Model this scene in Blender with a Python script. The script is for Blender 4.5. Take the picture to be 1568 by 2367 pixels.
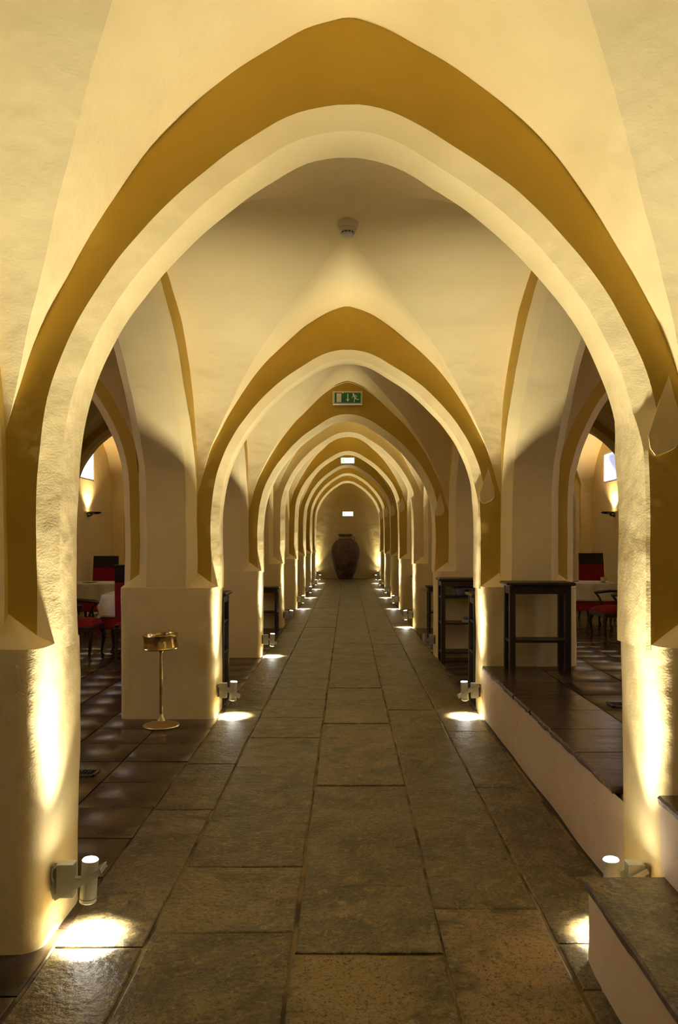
import bpy, bmesh, math, random
from mathutils import Vector, Matrix, noise
for o in list(bpy.data.objects):
    bpy.data.objects.remove(o, do_unlink=True)
SC = bpy.context.scene
COL = SC.collection
rnd = random.Random(7)
PI = math.pi

# ------------------------------------------------------------------ camera
EYE = 1.45
cam = bpy.data.cameras.new('camera')
cam.sensor_fit = 'HORIZONTAL'
cam.sensor_width = 36.0
cam.lens = 36.0 * 1820 / 1568
cam.shift_x = -20 / 1568
cam.shift_y = 66.5 / 1568
cam.clip_start = 0.05
cam.clip_end = 200
co = bpy.data.objects.new('camera', cam)
co.location = (0, 0, EYE)
co.rotation_euler = (PI / 2, 0, 0)
COL.objects.link(co)
SC.camera = co

# ------------------------------------------------------------------ world, light levels, exposure
w = bpy.data.worlds.new('World')
SC.world = w
w.use_nodes = True
w.node_tree.nodes['Background'].inputs[0].default_value = (0.55, 0.68, 1.0, 1)
w.node_tree.nodes['Background'].inputs[1].default_value = 0.6
SC.view_settings.view_transform = 'Standard'
SC.view_settings.look = 'None'
SC.view_settings.exposure = 1.96
SC.view_settings.gamma = 1.0
SC.view_settings.use_curve_mapping = False
SC.cycles.diffuse_bounces = 5
SC.cycles.max_bounces = 8
SC.cycles.glossy_bounces = 3
SC.cycles.sample_clamp_indirect = 6.0
SC.cycles.caustics_reflective = False
SC.cycles.caustics_refractive = False

LAMP_COL = (1.0, 0.925, 0.74)
UP_W = 74.0          # upward beam of every floor lamp
DOWN_W = 50.0         # downward beam
SCONCE_W = 26.0
WINDOW_W = 3.4       # daylight entering through each high window
WINDOW_GLOW = 0.16

# ------------------------------------------------------------------ materials
def mat(name, col, rough=0.6, metal=0.0, bump=(), noise_mix=None, emis=None, spec=0.5, coat=0.0, objcol=False):
    m = bpy.data.materials.new(name)
    m.use_nodes = True
    nt = m.node_tree
    b = nt.nodes['Principled BSDF']
    b.inputs['Base Color'].default_value = (*col, 1)
    b.inputs['Roughness'].default_value = rough
    b.inputs['Metallic'].default_value = metal
    b.inputs['Specular IOR Level'].default_value = spec
    if coat:
        b.inputs['Coat Weight'].default_value = coat
        b.inputs['Coat Roughness'].default_value = 0.15
    tc = nt.nodes.new('ShaderNodeNewGeometry')
    base = None
    if objcol:
        oi = nt.nodes.new('ShaderNodeObjectInfo')
        base = oi.outputs['Color']
        nt.links.new(base, b.inputs['Base Color'])
    if noise_mix:
        for (scale, col2, lo, hi, detail) in noise_mix:
            n = nt.nodes.new('ShaderNodeTexNoise')
            n.inputs['Scale'].default_value = scale
            n.inputs['Detail'].default_value = min(detail, 5)
            n.inputs['Roughness'].default_value = 0.62
            n.inputs['Distortion'].default_value = 1.3 if name == 'rough_slate' else 0.0
            nt.links.new(tc.outputs['Position'], n.inputs['Vector'])
            mr = nt.nodes.new('ShaderNodeMapRange')
            mr.inputs['From Min'].default_value = lo
            mr.inputs['From Max'].default_value = hi
            nt.links.new(n.outputs['Fac'], mr.inputs['Value'])
            mx = nt.nodes.new('ShaderNodeMix')
            mx.data_type = 'RGBA'
            if base is None:
                mx.inputs['A'].default_value = (*col, 1)
            else:
                nt.links.new(base, mx.inputs['A'])
            mx.inputs['B'].default_value = (*col2, 1)
            nt.links.new(mr.outputs['Result'], mx.inputs['Factor'])
            base = mx.outputs['Result']
        nt.links.new(base, b.inputs['Base Color'])
    prev = None
    for (kind, scale, strength, dist) in bump:
        if kind == 'noise':
            n = nt.nodes.new('ShaderNodeTexNoise')
            n.inputs['Detail'].default_value = 3
        elif kind == 'ridge':
            n = nt.nodes.new('ShaderNodeTexNoise')
            n.noise_type = 'RIDGED_MULTIFRACTAL'
            n.inputs['Detail'].default_value = 4
        else:
            n = nt.nodes.new('ShaderNodeTexVoronoi')
        n.inputs['Scale'].default_value = scale
        nt.links.new(tc.outputs['Position'], n.inputs['Vector'])
        bp = nt.nodes.new('ShaderNodeBump')
        bp.inputs['Strength'].default_value = strength
        bp.inputs['Distance'].default_value = dist
        nt.links.new(n.outputs[0], bp.inputs['Height'])
        if prev:
            nt.links.new(prev.outputs[0], bp.inputs['Normal'])
        prev = bp
    if prev:
        nt.links.new(prev.outputs[0], b.inputs['Normal'])
    if emis:
        b.inputs['Emission Color'].default_value = (*emis[0], 1)
        b.inputs['Emission Strength'].default_value = emis[1]
    return m

M = {}
PB = (('noise', 3.5, 0.4, 0.04), ('noise', 22, 0.2, 0.005), ('noise', 130, 0.4, 0.002))
M['plaster'] = mat('cream_plaster', (0.84, 0.685, 0.35), 0.85, bump=PB, spec=0.2,
                   noise_mix=[(1.3, (0.80, 0.64, 0.31), 0.4, 0.75, 3)])
M['ochre'] = mat('ochre_paint', (0.62, 0.42, 0.08), 0.85, bump=PB[:2] + (('noise', 150, 0.1, 0.001),), spec=0.2,
                 noise_mix=[(1.6, (0.57, 0.38, 0.065), 0.42, 0.75, 3)])
M['endpaint'] = mat('pale_ochre_paint', (0.74, 0.54, 0.20), 0.85, bump=PB, spec=0.2)
M['curb'] = mat('scuffed_plaster', (0.66, 0.53, 0.40), 0.85, bump=PB, spec=0.2,
                noise_mix=[(2.0, (0.60, 0.46, 0.32), 0.4, 0.7, 3), (14, (0.30, 0.22, 0.16), 0.66, 0.74, 6)])
M['slate'] = mat('rough_slate', (0.1, 0.08, 0.05), 0.42, objcol=True, spec=0.5,
                 noise_mix=[(2.2, (0.062, 0.049, 0.023), 0.42, 0.62, 8), (5, (0.24, 0.178, 0.068), 0.50, 0.72, 8), (24, (0.30, 0.23, 0.11), 0.54, 0.72, 9), (70, (0.022, 0.018, 0.010), 0.50, 0.66, 8)],
                 bump=(('noise', 4.5, 0.6, 0.04), ('ridge', 8, 0.35, 0.014), ('noise', 40, 0.8, 0.008), ('noise', 150, 0.6, 0.003)))
M['tile'] = mat('waxed_dark_slate', (0.06, 0.04, 0.025), 0.27, objcol=True, spec=0.55,
                noise_mix=[(5, (0.028, 0.017, 0.010), 0.4, 0.7, 6)],
                bump=(('noise', 6, 0.45, 0.012), ('noise', 30, 0.25, 0.003)))
M['grout'] = mat('sandy_mortar', (0.24, 0.175, 0.08), 0.9, bump=(('noise', 60, 0.6, 0.004),),
                 noise_mix=[(3, (0.06, 0.045, 0.022), 0.44, 0.6, 5)])
M['dgrout'] = mat('dark_mortar', (0.035, 0.026, 0.020), 0.8, bump=(('noise', 60, 0.6, 0.004),))
M['edge'] = mat('broken_slate_edge', (0.13, 0.10, 0.09), 0.7, bump=(('noise', 40, 0.9, 0.012), ('ridge', 14, 0.5, 0.01)),
                noise_mix=[(18, (0.30, 0.24, 0.20), 0.5, 0.75, 6)])
M['lampbody'] = mat('silver_painted_metal', (0.50, 0.51, 0.46), 0.42, 0.35, bump=(('noise', 60, 0.05, 0.001),))
M['lampring'] = mat('dark_seal_ring', (0.12, 0.12, 0.11), 0.5)
M['lens_on'] = mat('lit_lamp_glass', (1, 1, 1), 0.3, emis=((1.0, 0.95, 0.82), 30.0))
M['lens_off'] = mat('unlit_lamp_glass', (0.25, 0.27, 0.30), 0.1)
M['wood'] = mat('dark_stained_wood', (0.030, 0.017, 0.010), 0.38, bump=(('noise', 50, 0.15, 0.002),),
                noise_mix=[(12, (0.018, 0.010, 0.006), 0.4, 0.7, 5)])
M['brass'] = mat('worn_brass', (0.78, 0.58, 0.24), 0.22, 1.0, bump=(('noise', 30, 0.12, 0.002),),
                 noise_mix=[(14, (0.50, 0.37, 0.18), 0.45, 0.7, 4)])
M['brassbase'] = mat('brushed_brass', (0.62, 0.47, 0.22), 0.38, 1.0, bump=(('noise', 90, 0.2, 0.002),))
M['sand'] = mat('ash_sand', (0.10, 0.07, 0.035), 0.9, bump=(('noise', 200, 0.6, 0.002),))
M['white_plastic'] = mat('white_plastic', (0.72, 0.68, 0.60), 0.4, bump=(('noise', 30, 0.02, 0.001),))
M['slot'] = mat('dark_slot', (0.10, 0.09, 0.08), 0.7)
M['signgreen'] = mat('sign_green', (0.012, 0.14, 0.045), 0.4, emis=((0.01, 0.13, 0.04), 0.02))
M['signwhite'] = mat('sign_cream', (0.75, 0.72, 0.58), 0.5, emis=((0.75, 0.70, 0.5), 0.01))
M['siglit'] = mat('lit_sign_panel', (1, 1, 1), 0.4, emis=((0.80, 1.0, 0.80), 0.9))
M['siglitgreen'] = mat('lit_sign_green', (0.2, 0.8, 0.3), 0.4, emis=((0.42, 1.0, 0.30), 0.4))
M['red_led'] = mat('red_indicator', (1, 0.05, 0.03), 0.3, emis=((1, 0.05, 0.03), 1))
M['clay'] = mat('old_brown_clay', (0.125, 0.08, 0.048), 0.75, spec=0.25,
                noise_mix=[(2.2, (0.20, 0.115, 0.06), 0.48, 0.7, 6), (4.5, (0.06, 0.038, 0.026), 0.48, 0.7, 6), (16, (0.15, 0.10, 0.07), 0.66, 0.78, 6)],
                bump=(('noise', 12, 0.4, 0.01), ('noise', 70, 0.4, 0.004)))
M['claytan'] = mat('worn_tan_clay', (0.34, 0.22, 0.12), 0.8, bump=(('noise', 25, 0.4, 0.006),))
M['claydark'] = mat('grey_mortar_patch', (0.16, 0.13, 0.09), 0.85, bump=(('noise', 25, 0.5, 0.008),))
M['cloth'] = mat('white_table_linen', (0.88, 0.86, 0.86), 0.85, bump=(('noise', 14, 0.15, 0.01), ('noise', 300, 0.1, 0.0006)), spec=0.2)
M['redcloth'] = mat('crimson_table_linen', (0.42, 0.04, 0.04), 0.85, bump=(('noise', 14, 0.15, 0.01),), spec=0.2)
M['velvet'] = mat('red_seat_velvet', (0.27, 0.010, 0.018), 0.8, bump=(('noise', 200, 0.15, 0.001),), spec=0.3)
M['leather'] = mat('black_leather', (0.018, 0.016, 0.020), 0.4, bump=(('voronoi', 120, 0.1, 0.001),))
M['stud'] = mat('brass_studs', (0.7, 0.6, 0.45), 0.3, 1.0)
M['china'] = mat('white_china', (0.75, 0.72, 0.68), 0.2)
M['steel'] = mat('cutlery_steel', (0.6, 0.58, 0.55), 0.25, 1.0)
M['tub'] = mat('grey_blue_plastic', (0.16, 0.20, 0.27), 0.45)
M['napkin'] = mat('pale_napkin_cloth', (0.62, 0.55, 0.55), 0.85, bump=(('noise', 60, 0.2, 0.003),))
M['pane'] = mat('daylit_window_glass', (0.5, 0.6, 0.75), 0.3, emis=((0.50, 0.64, 0.92), WINDOW_GLOW))
M['reveal'] = mat('white_window_reveal', (0.85, 0.83, 0.86), 0.8, bump=PB[2:])
M['roof_light_block'] = mat('light_block_grey', (0.25, 0.22, 0.2), 0.9)
M['chrome'] = mat('dark_polished_metal', (0.25, 0.23, 0.22), 0.2, 1.0)
M['bulb'] = mat('lit_sconce_bulb', (1, 1, 1), 0.4, emis=((1.0, 0.80, 0.50), 25.0))
M['iron'] = mat('dark_iron_grate', (0.02, 0.016, 0.014), 0.5, 0.5)
M['cablemat'] = mat('grey_cable', (0.16, 0.18, 0.17), 0.6)

# ------------------------------------------------------------------ mesh helpers
class MB:
    def __init__(s):
        s.v = []; s.f = []; s.mi = []
    def add(s, vs, fs, mi=0):
        n = len(s.v)
        s.v += [tuple(v) for v in vs]
        s.f += [tuple(i + n for i in f) for f in fs]
        s.mi += [mi] * len(fs)
        return s
    def box(s, x0, x1, y0, y1, z0, z1, mi=0, taper=None):
        vs = [(x0, y0, z0), (x1, y0, z0), (x1, y1, z0), (x0, y1, z0), (x0, y0, z1), (x1, y0, z1), (x1, y1, z1), (x0, y1, z1)]
        return s.add(vs, [(0, 3, 2, 1), (4, 5, 6, 7), (0, 1, 5, 4), (1, 2, 6, 5), (2, 3, 7, 6), (3, 0, 4, 7)], mi)
    def obox(s, p, q, wd, ht, mi=0, up=(0, 0, 1)):
        p = Vector(p); q = Vector(q); d = (q - p).normalized(); u = Vector(up)
        r = d.cross(u).normalized(); u = r.cross(d).normalized()
        vs = []
        for c in (p, q):
            for a, b in ((-1, -1), (1, -1), (1, 1), (-1, 1)):
                vs.append(c + r * a * wd / 2 + u * b * ht / 2)
        return s.add(vs, [(0, 1, 2, 3), (7, 6, 5, 4), (0, 4, 5, 1), (1, 5, 6, 2), (2, 6, 7, 3), (3, 7, 4, 0)], mi)
    def tube(s, pts, rads, n=16, mi=0, caps=True):
        rings = []
        pts = [Vector(p) for p in pts]
        for i, p in enumerate(pts):
            d = (pts[min(i + 1, len(pts) - 1)] - pts[max(i - 1, 0)]).normalized()
            a = Vector((1, 0, 0)) if abs(d.x) < 0.9 else Vector((0, 1, 0))
            r = d.cross(a).normalized(); u = r.cross(d)
            rr = rads[i] if hasattr(rads, '__len__') else rads
            rings.append([p + (r * math.cos(2 * PI * k / n) + u * math.sin(2 * PI * k / n)) * rr for k in range(n)])
        vs = [v for r in rings for v in r]
        fs = []
        for i in range(len(rings) - 1):
            for k in range(n):
                fs.append((i * n + k, i * n + (k + 1) % n, (i + 1) * n + (k + 1) % n, (i + 1) * n + k))
        if caps:
            fs.append(tuple(range(n - 1, -1, -1)))
            fs.append(tuple((len(rings) - 1) * n + k for k in range(n)))
        return s.add(vs, fs, mi)
    def lathe(s, prof, n=32, c=(0, 0, 0), mi=0):
        vs = []
        for r, z in prof:
            for k in range(n):
                a = 2 * PI * k / n
                vs.append((c[0] + r * math.cos(a), c[1] + r * math.sin(a), c[2] + z))
        fs = []
        for i in range(len(prof) - 1):
            for k in range(n):
                fs.append((i * n + k, i * n + (k + 1) % n, (i + 1) * n + (k + 1) % n, (i + 1) * n + k))
        if prof[0][0] > 1e-5: fs.append(tuple(range(n - 1, -1, -1)))
        if prof[-1][0] > 1e-5: fs.append(tuple((len(prof) - 1) * n + k for k in range(n)))
        return s.add(vs, fs, mi)
    def prism(s, poly, y0, y1, mi=0):     # poly in x,z extruded along y
        n = len(poly)
        vs = [(x, y0, z) for x, z in poly] + [(x, y1, z) for x, z in poly]
        fs = [tuple(range(n)), tuple(range(2 * n - 1, n - 1, -1))] + [(i, i + n, (i + 1) % n + n, (i + 1) % n) for i in range(n)]
        return s.add(vs, fs, mi)
    def build(s, name, mats, parent=None, smooth=True, angle=35, loc=None, bevel=0.0, fixn=True):
        me = bpy.data.meshes.new(name)
        me.from_pydata(s.v, [], s.f)
        if not isinstance(mats, (list, tuple)): mats = [mats]
        for m in mats: me.materials.append(m)
        for p, i in zip(me.polygons, s.mi): p.material_index = i
        if fixn:
            bm = bmesh.new(); bm.from_mesh(me)
            bmesh.ops.recalc_face_normals(bm, faces=bm.faces)
            bm.to_mesh(me); bm.free()
        if smooth:
            for p in me.polygons: p.use_smooth = True
            me.set_sharp_from_angle(angle=math.radians(angle))
        me.update()
        o = bpy.data.objects.new(name, me)
        COL.objects.link(o)
        if parent: o.parent = parent
        if loc: o.location = loc
        if bevel:
            b = o.modifiers.new('bevel', 'BEVEL'); b.width = bevel; b.segments = 2; b.limit_method = 'ANGLE'
        return o

def empty(name, loc=(0, 0, 0), rz=0.0):
    o = bpy.data.objects.new(name, None)
    o.location = loc; o.rotation_euler = (0, 0, rz); o.empty_display_size = 0.1
    COL.objects.link(o)
    return o
def tag(o, label=None, cat=None, group=None, kind=None):
    if label: o['label'] = label
    if cat: o['category'] = cat
    if group: o['group'] = group
    if kind: o['kind'] = kind
    return o
def copy_tree(o, parent=None):
    c = o.copy(); COL.objects.link(c); c.parent = parent
    for ch in list(o.children): copy_tree(ch, c)
    return c

# ------------------------------------------------------------------ building geometry tables (measured, metres, z relative to eye)
TW = 0.16
LINES = [-0.50, 3.025, 6.665, 10.03, 13.33, 16.9, 20.2, 23.7, 27.0]
ENDY = 30.5
BACKY = -4.0
RAISE = {-4.0: 0, -0.5: 0, 3.025: 0, 6.665: 0, 10.03: 0, 13.33: 0.25, 16.9: 0.33, 20.2: 0.36, 23.7: 0.45, 27.0: 0.47, 30.5: 0.47}
RK = sorted(RAISE)
def raise_at(y):
    if y <= RK[0]: return 0.0
    for a, b in zip(RK, RK[1:]):
        if y <= b: return RAISE[a] + (RAISE[b] - RAISE[a]) * (y - a) / (b - a)
    return RAISE[RK[-1]]
def sstep(a, b, x):
    t = max(0, min(1, (x - a) / (b - a))); return t * t * (3 - 2 * t)
VL = [(-4.0, 0.0), (3.025, 0.0), (6.665, 0.035), (10.03, 0.08), (30.5, 0.05)]
def W(x, y, zr, disp=1.0):
    if x > 0: x += 0.022 * sstep(0.2, 1.0, x)
    z = EYE + zr + raise_at(y) * sstep(-0.25, 0.45, zr) + interp(VL, y) * sstep(1.58, 1.88, zr)
    v = Vector((x, y, z))
    n = noise.noise_vector(v * 1.9) * 0.010 + noise.noise_vector(v * 6.5 + Vector((3, 7, 1))) * 0.0035
    v += n * disp
    return v
def interp(tab, z):
    if z <= tab[0][0]: return tab[0][1]
    for (a, ua), (b, ub) in zip(tab, tab[1:]):
        if z <= b:
            return ua + (ub - ua) * (z - a) / (b - a)
    return tab[-1][1]
def catmull(pts, n=8):
    out = []
    P = [pts[0]] + list(pts) + [pts[-1]]
    for i in range(1, len(P) - 2):
        p0, p1, p2, p3 = [Vector((*p, 0)) for p in P[i - 1:i + 3]]
        for k in range(n):
            t = k / n
            q = 0.5 * ((2 * p1) + (-p0 + p2) * t + (2 * p0 - 5 * p1 + 4 * p2 - p3) * t * t + (-p0 + 3 * p1 - 3 * p2 + p3) * t ** 3)
            out.append((q.x, q.y))
    out.append(tuple(pts[-1]))
    return out
def resample(pts, n):
    d = [0.0]
    for a, b in zip(pts, pts[1:]): d.append(d[-1] + math.hypot(b[0] - a[0], b[1] - a[1]))
    out = []; j = 0
    for k in range(n + 1):
        s = d[-1] * k / n
        while j < len(d) - 2 and d[j + 1] < s: j += 1
        t = (s - d[j]) / max(1e-9, d[j + 1] - d[j])
        out.append((pts[j][0] + (pts[j + 1][0] - pts[j][0]) * t, pts[j][1] + (pts[j + 1][1] - pts[j][1]) * t))
    return out
ZS, ZA = 0.394, 1.905
# corridor cross arch: inner (soffit) curve and vault curve, from springing up to the apex as (u, z)
IN_C = catmull([(1.07, 0.0), (1.07, 0.086), (1.06, 0.291), (1.034, 0.48), (0.983, 0.651), (0.88, 0.856), (0.726, 1.062),
                (0.52, 1.267), (0.30, 1.42), (0.17, 1.488), (0.06, 1.514), (0, 1.516)])
F_C = catmull([(1.24, 0.394), (1.203, 0.505), (1.142, 0.71), (1.063, 0.883), (0.952, 1.088), (0.795, 1.325), (0.637, 1.514),
               (0.479, 1.656), (0.322, 1.766), (0.164, 1.855), (0.04, 1.900), (0, ZA)])
def zlevels(n=44):
    return [ZS + (ZA - ZS) * math.sin(PI / 2 * k / n) for k in range(n + 1)]
ZL = zlevels()
FT = sorted([(z, u) for u, z in F_C])
def f_corr(z): return 0.0 if z >= ZA - 1e-9 else interp(FT, z)
def sup(b, z, p): # half width of a superelliptic vault curve at level z
    s = max(0.0, min(1.0, (z - ZS) / (ZA - ZS)))
    return b * max(0.0, 1 - s ** p) ** (1 / p)
NARC = 60

def arch_path(inner_arc, outer_f, b_out, z_bot):
    """half path bottom->apex: list of (ui, zi, uo, zo)"""
    res = []
    zj = [z_bot + (0 - z_bot) * k / 14 for k in range(15)]
    u0 = inner_arc[0][0]
    for z in zj[:-1]:
        res.append((u0, z, b_out, z))
    ia = resample(inner_arc, NARC)
    # outer: vertical part up to ZS then levels
    oz = [(b_out, 0.0), (b_out, ZS * 0.5)] + [(outer_f(z), z) for z in ZL]
    no = resample(oz, NARC)
    # snap: use exactly ZL levels for the arc part
    ol = [(b_out, ZS * k / (NARC - len(ZL) + 1)) for k in range(NARC - len(ZL) + 1)] + [(outer_f(z), z) for z in ZL]
    for (ui, zi), (uo, zo) in zip(ia, ol):
        res.append((ui, zi, uo, zo))
    return res

def arch_mesh(name, axis, cx, cy, path, tw, ch, mats, chamf_r=None, lift=0.0, label=None, chf=None):
    """sweep the stepped profile along the arch. axis 'x': the opening runs along x, wall thickness along y."""
    full = [(-p[0], p[1], -p[2], p[3]) for p in path] + [(p[0], p[1], p[2], p[3]) for p in reversed(path[:-1])]
    n = len(full)
    # make left first: full goes from left foot over apex to right foot
    vs = []; mi = [1, 0, 0, 0, 0, 0, 1]
    K = 8
    pts = [(p[0], p[1]) for p in full]
    for i, (ui, zi, uo, zo) in enumerate(full):
        a = Vector(pts[max(0, i - 1)]); b = Vector(pts[min(n - 1, i + 1)])
        d = (b - a).normalized()
        nx, nz = -d.y, d.x           # outward normal of the opening
        c = ch
        side = 1 if ui > 0 else -1
        if chf: c = chf(side, zi, ch)
        lz = lift * sstep(0.3, 1.5, zi)
        cu, cz = ui + nx * c, zi + nz * c + lz
        ci = c / ch * ch
        sect = [(uo, zo, -tw), (cu, cz, -tw), (ui, zi + lz, -tw + ci), (ui, zi + lz, -(tw - ci) / 3), (ui, zi + lz, (tw - ci) / 3), (ui, zi + lz, tw - ci), (cu, cz, tw), (uo, zo, tw)]
        for (u, z, v) in sect:
            vs.append(W(cx + u, cy + v, z) if axis == 'x' else W(cx + v, cy + u, z))
    fs = []; mm = []
    for i in range(n - 1):
        for k in range(K - 1):
            fs.append((i * K + k, i * K + k + 1, (i + 1) * K + k + 1, (i + 1) * K + k)); mm.append(mi[k])
    mb = MB(); mb.v = [tuple(v) for v in vs]; mb.f = fs; mb.mi = mm
    o = mb.build(name, mats, angle=28, fixn=False)
    tag(o, label, kind='structure')
    return o

# ------------------------------------------------------------------ structure: piers, arches, vaults
PX = 1.475
ZBOT = -0.40
ORD = ['behind the camera', 'nearest', 'second', 'third', 'fourth', 'fifth', 'sixth', 'seventh', 'eighth']
def round_rect(hx, hy, r, seg=6, rb=0.14):
    pts = []
    r_near = r
    for sx, sy, a0 in ((1, 1, 0), (-1, 1, 90), (-1, -1, 180), (1, -1, 270)):
        r = rb if sy > 0 else r_near
        for k in range(seg + 1):
            a = math.radians(a0 + 90 * k / seg)
            pts.append((sx * (hx - r) + r * math.cos(a), sy * (hy - r) + r * math.sin(a)))
    return pts
def pier(n, side):
    cx = side * 1.470; cy = LINES[n]
    hx, hy = 0.386, 0.268
    mb = MB()
    prof = round_rect(hx, hy, 0.075)
    # subdivide the straight sides
    P = []
    for a, b in zip(prof, prof[1:] + prof[:1]):
        L = math.hypot(b[0] - a[0], b[1] - a[1]); m = max(1, int(L / 0.07))
        for k in range(m): P.append((a[0] + (b[0] - a[0]) * k / m, a[1] + (b[1] - a[1]) * k / m))
    nP = len(P)
    ztop = ZBOT + 0.02
    zz = [-EYE - 0.03 + (ztop + EYE + 0.03) * k / 14 for k in range(15)]
    vs = []
    for z in zz:
        for x, y in P: vs.append(W(cx + x, cy + y, z))
    for k, s in ((1, 0.5), (2, 1.0)):
        for x, y in P:
            tx = max(-0.235, min(0.235, x)); ty = max(-TW, min(TW, y))
            vs.append(W(cx + x + (tx - x) * s, cy + y + (ty - y) * s, ztop + 0.115 * s))
    R = 17
    fs = [(i * nP + k, i * nP + (k + 1) % nP, (i + 1) * nP + (k + 1) % nP, (i + 1) * nP + k) for i in range(R - 1) for k in range(nP)]
    fs.append(tuple((R - 1) * nP + k for k in range(nP)))
    mb.add(vs, fs)
    o = mb.build('pier', M['plaster'], angle=40)
    tag(o, None, kind='structure')
    o['label'] = '%s cream plastered pier base on the %s of the corridor' % (ORD[n], 'left' if side < 0 else 'right')
for n in range(9):
    for s in (-1, 1): pier(n, s)

def chf_corr(side, z, ch):
    if side < 0: return ch
    if z > 0.47: return ch
    if z > 0.33: return 0.012 + (ch - 0.012) * (z - 0.33) / 0.14
    return 0.012
PATH_C = arch_path(IN_C, f_corr, 1.24, ZBOT)
for n, y in enumerate(LINES):
    m2 = [M['plaster'], M['plaster'] if n == 4 else M['ochre']]
    a = arch_mesh('cross_arch', 'x', 0, y, PATH_C, TW, 0.062, m2, chf=chf_corr,
                  label='%s pointed arch spanning the corridor' % ORD[n])
    # pointed drop-shaped stop at the foot of the right-hand chamfer
    drop = [(1.140, 0.60), (1.160, 0.52), (1.182, 0.45), (1.192, 0.40), (1.185, 0.362), (1.165, 0.335), (1.13, 0.318), (1.095, 0.310),
            (1.075, 0.335), (1.068, 0.38), (1.085, 0.44), (1.11, 0.52)]
    mb = MB(); nn = len(drop)
    fr = [W(x, y - TW - 0.005, z) for x, z in drop]; bk = [W(x + (0.012 if x > 1.12 else 0), y - TW + 0.015, z) for x, z in drop]
    mb.add(fr + bk, [tuple(range(nn))] + [(i, i + nn, (i + 1) % nn + nn, (i + 1) % nn) for i in range(nn)])
    mb.build('chamfer_stop', M['plaster'], parent=a, angle=30)

AISLE = {-1: (4.65, 4.80, 5.0), 1: (4.85, 5.0, 5.2)}
def aisle_inner(a):
    return catmull([(a, 0.0), (a, 0.2)] + [(a * math.cos(t), 0.30 + 1.48 * math.sin(t)) for t in [PI / 2 * k / 12 for k in range(1, 13)]], 4)
for s in (-1, 1):
    xi, xo, xw = AISLE[s]
    cx = s * (1.86 + xi) / 2; a = (xi - 1.86) / 2; b = (xo - 1.71) / 2
    path = arch_path(aisle_inner(a), lambda z, b=b: sup(b, z, 2.1), b, -EYE + 0.0)
    for n, y in enumerate(LINES):
        arch_mesh('aisle_arch', 'x', cx, y, path, TW, 0.065, [M['plaster'], M['ochre']],
                  label='round arch across the %s aisle at the %s pier' % ('left' if s < 0 else 'right', ORD[n]))
        mb = MB()
        x0, x1 = sorted((s * (xi + 0.10), s * (xw + 0.1)))
        mb.box(x0, x1, y - 0.18, y + 0.18, -0.02, 4.1)
        tag(mb.build('wall_pier', M['plaster'], smooth=False), 'plastered wall pier of the %s aisle beside the %s arch' % ('left' if s < 0 else 'right', ORD[n]), kind='structure')

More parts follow.
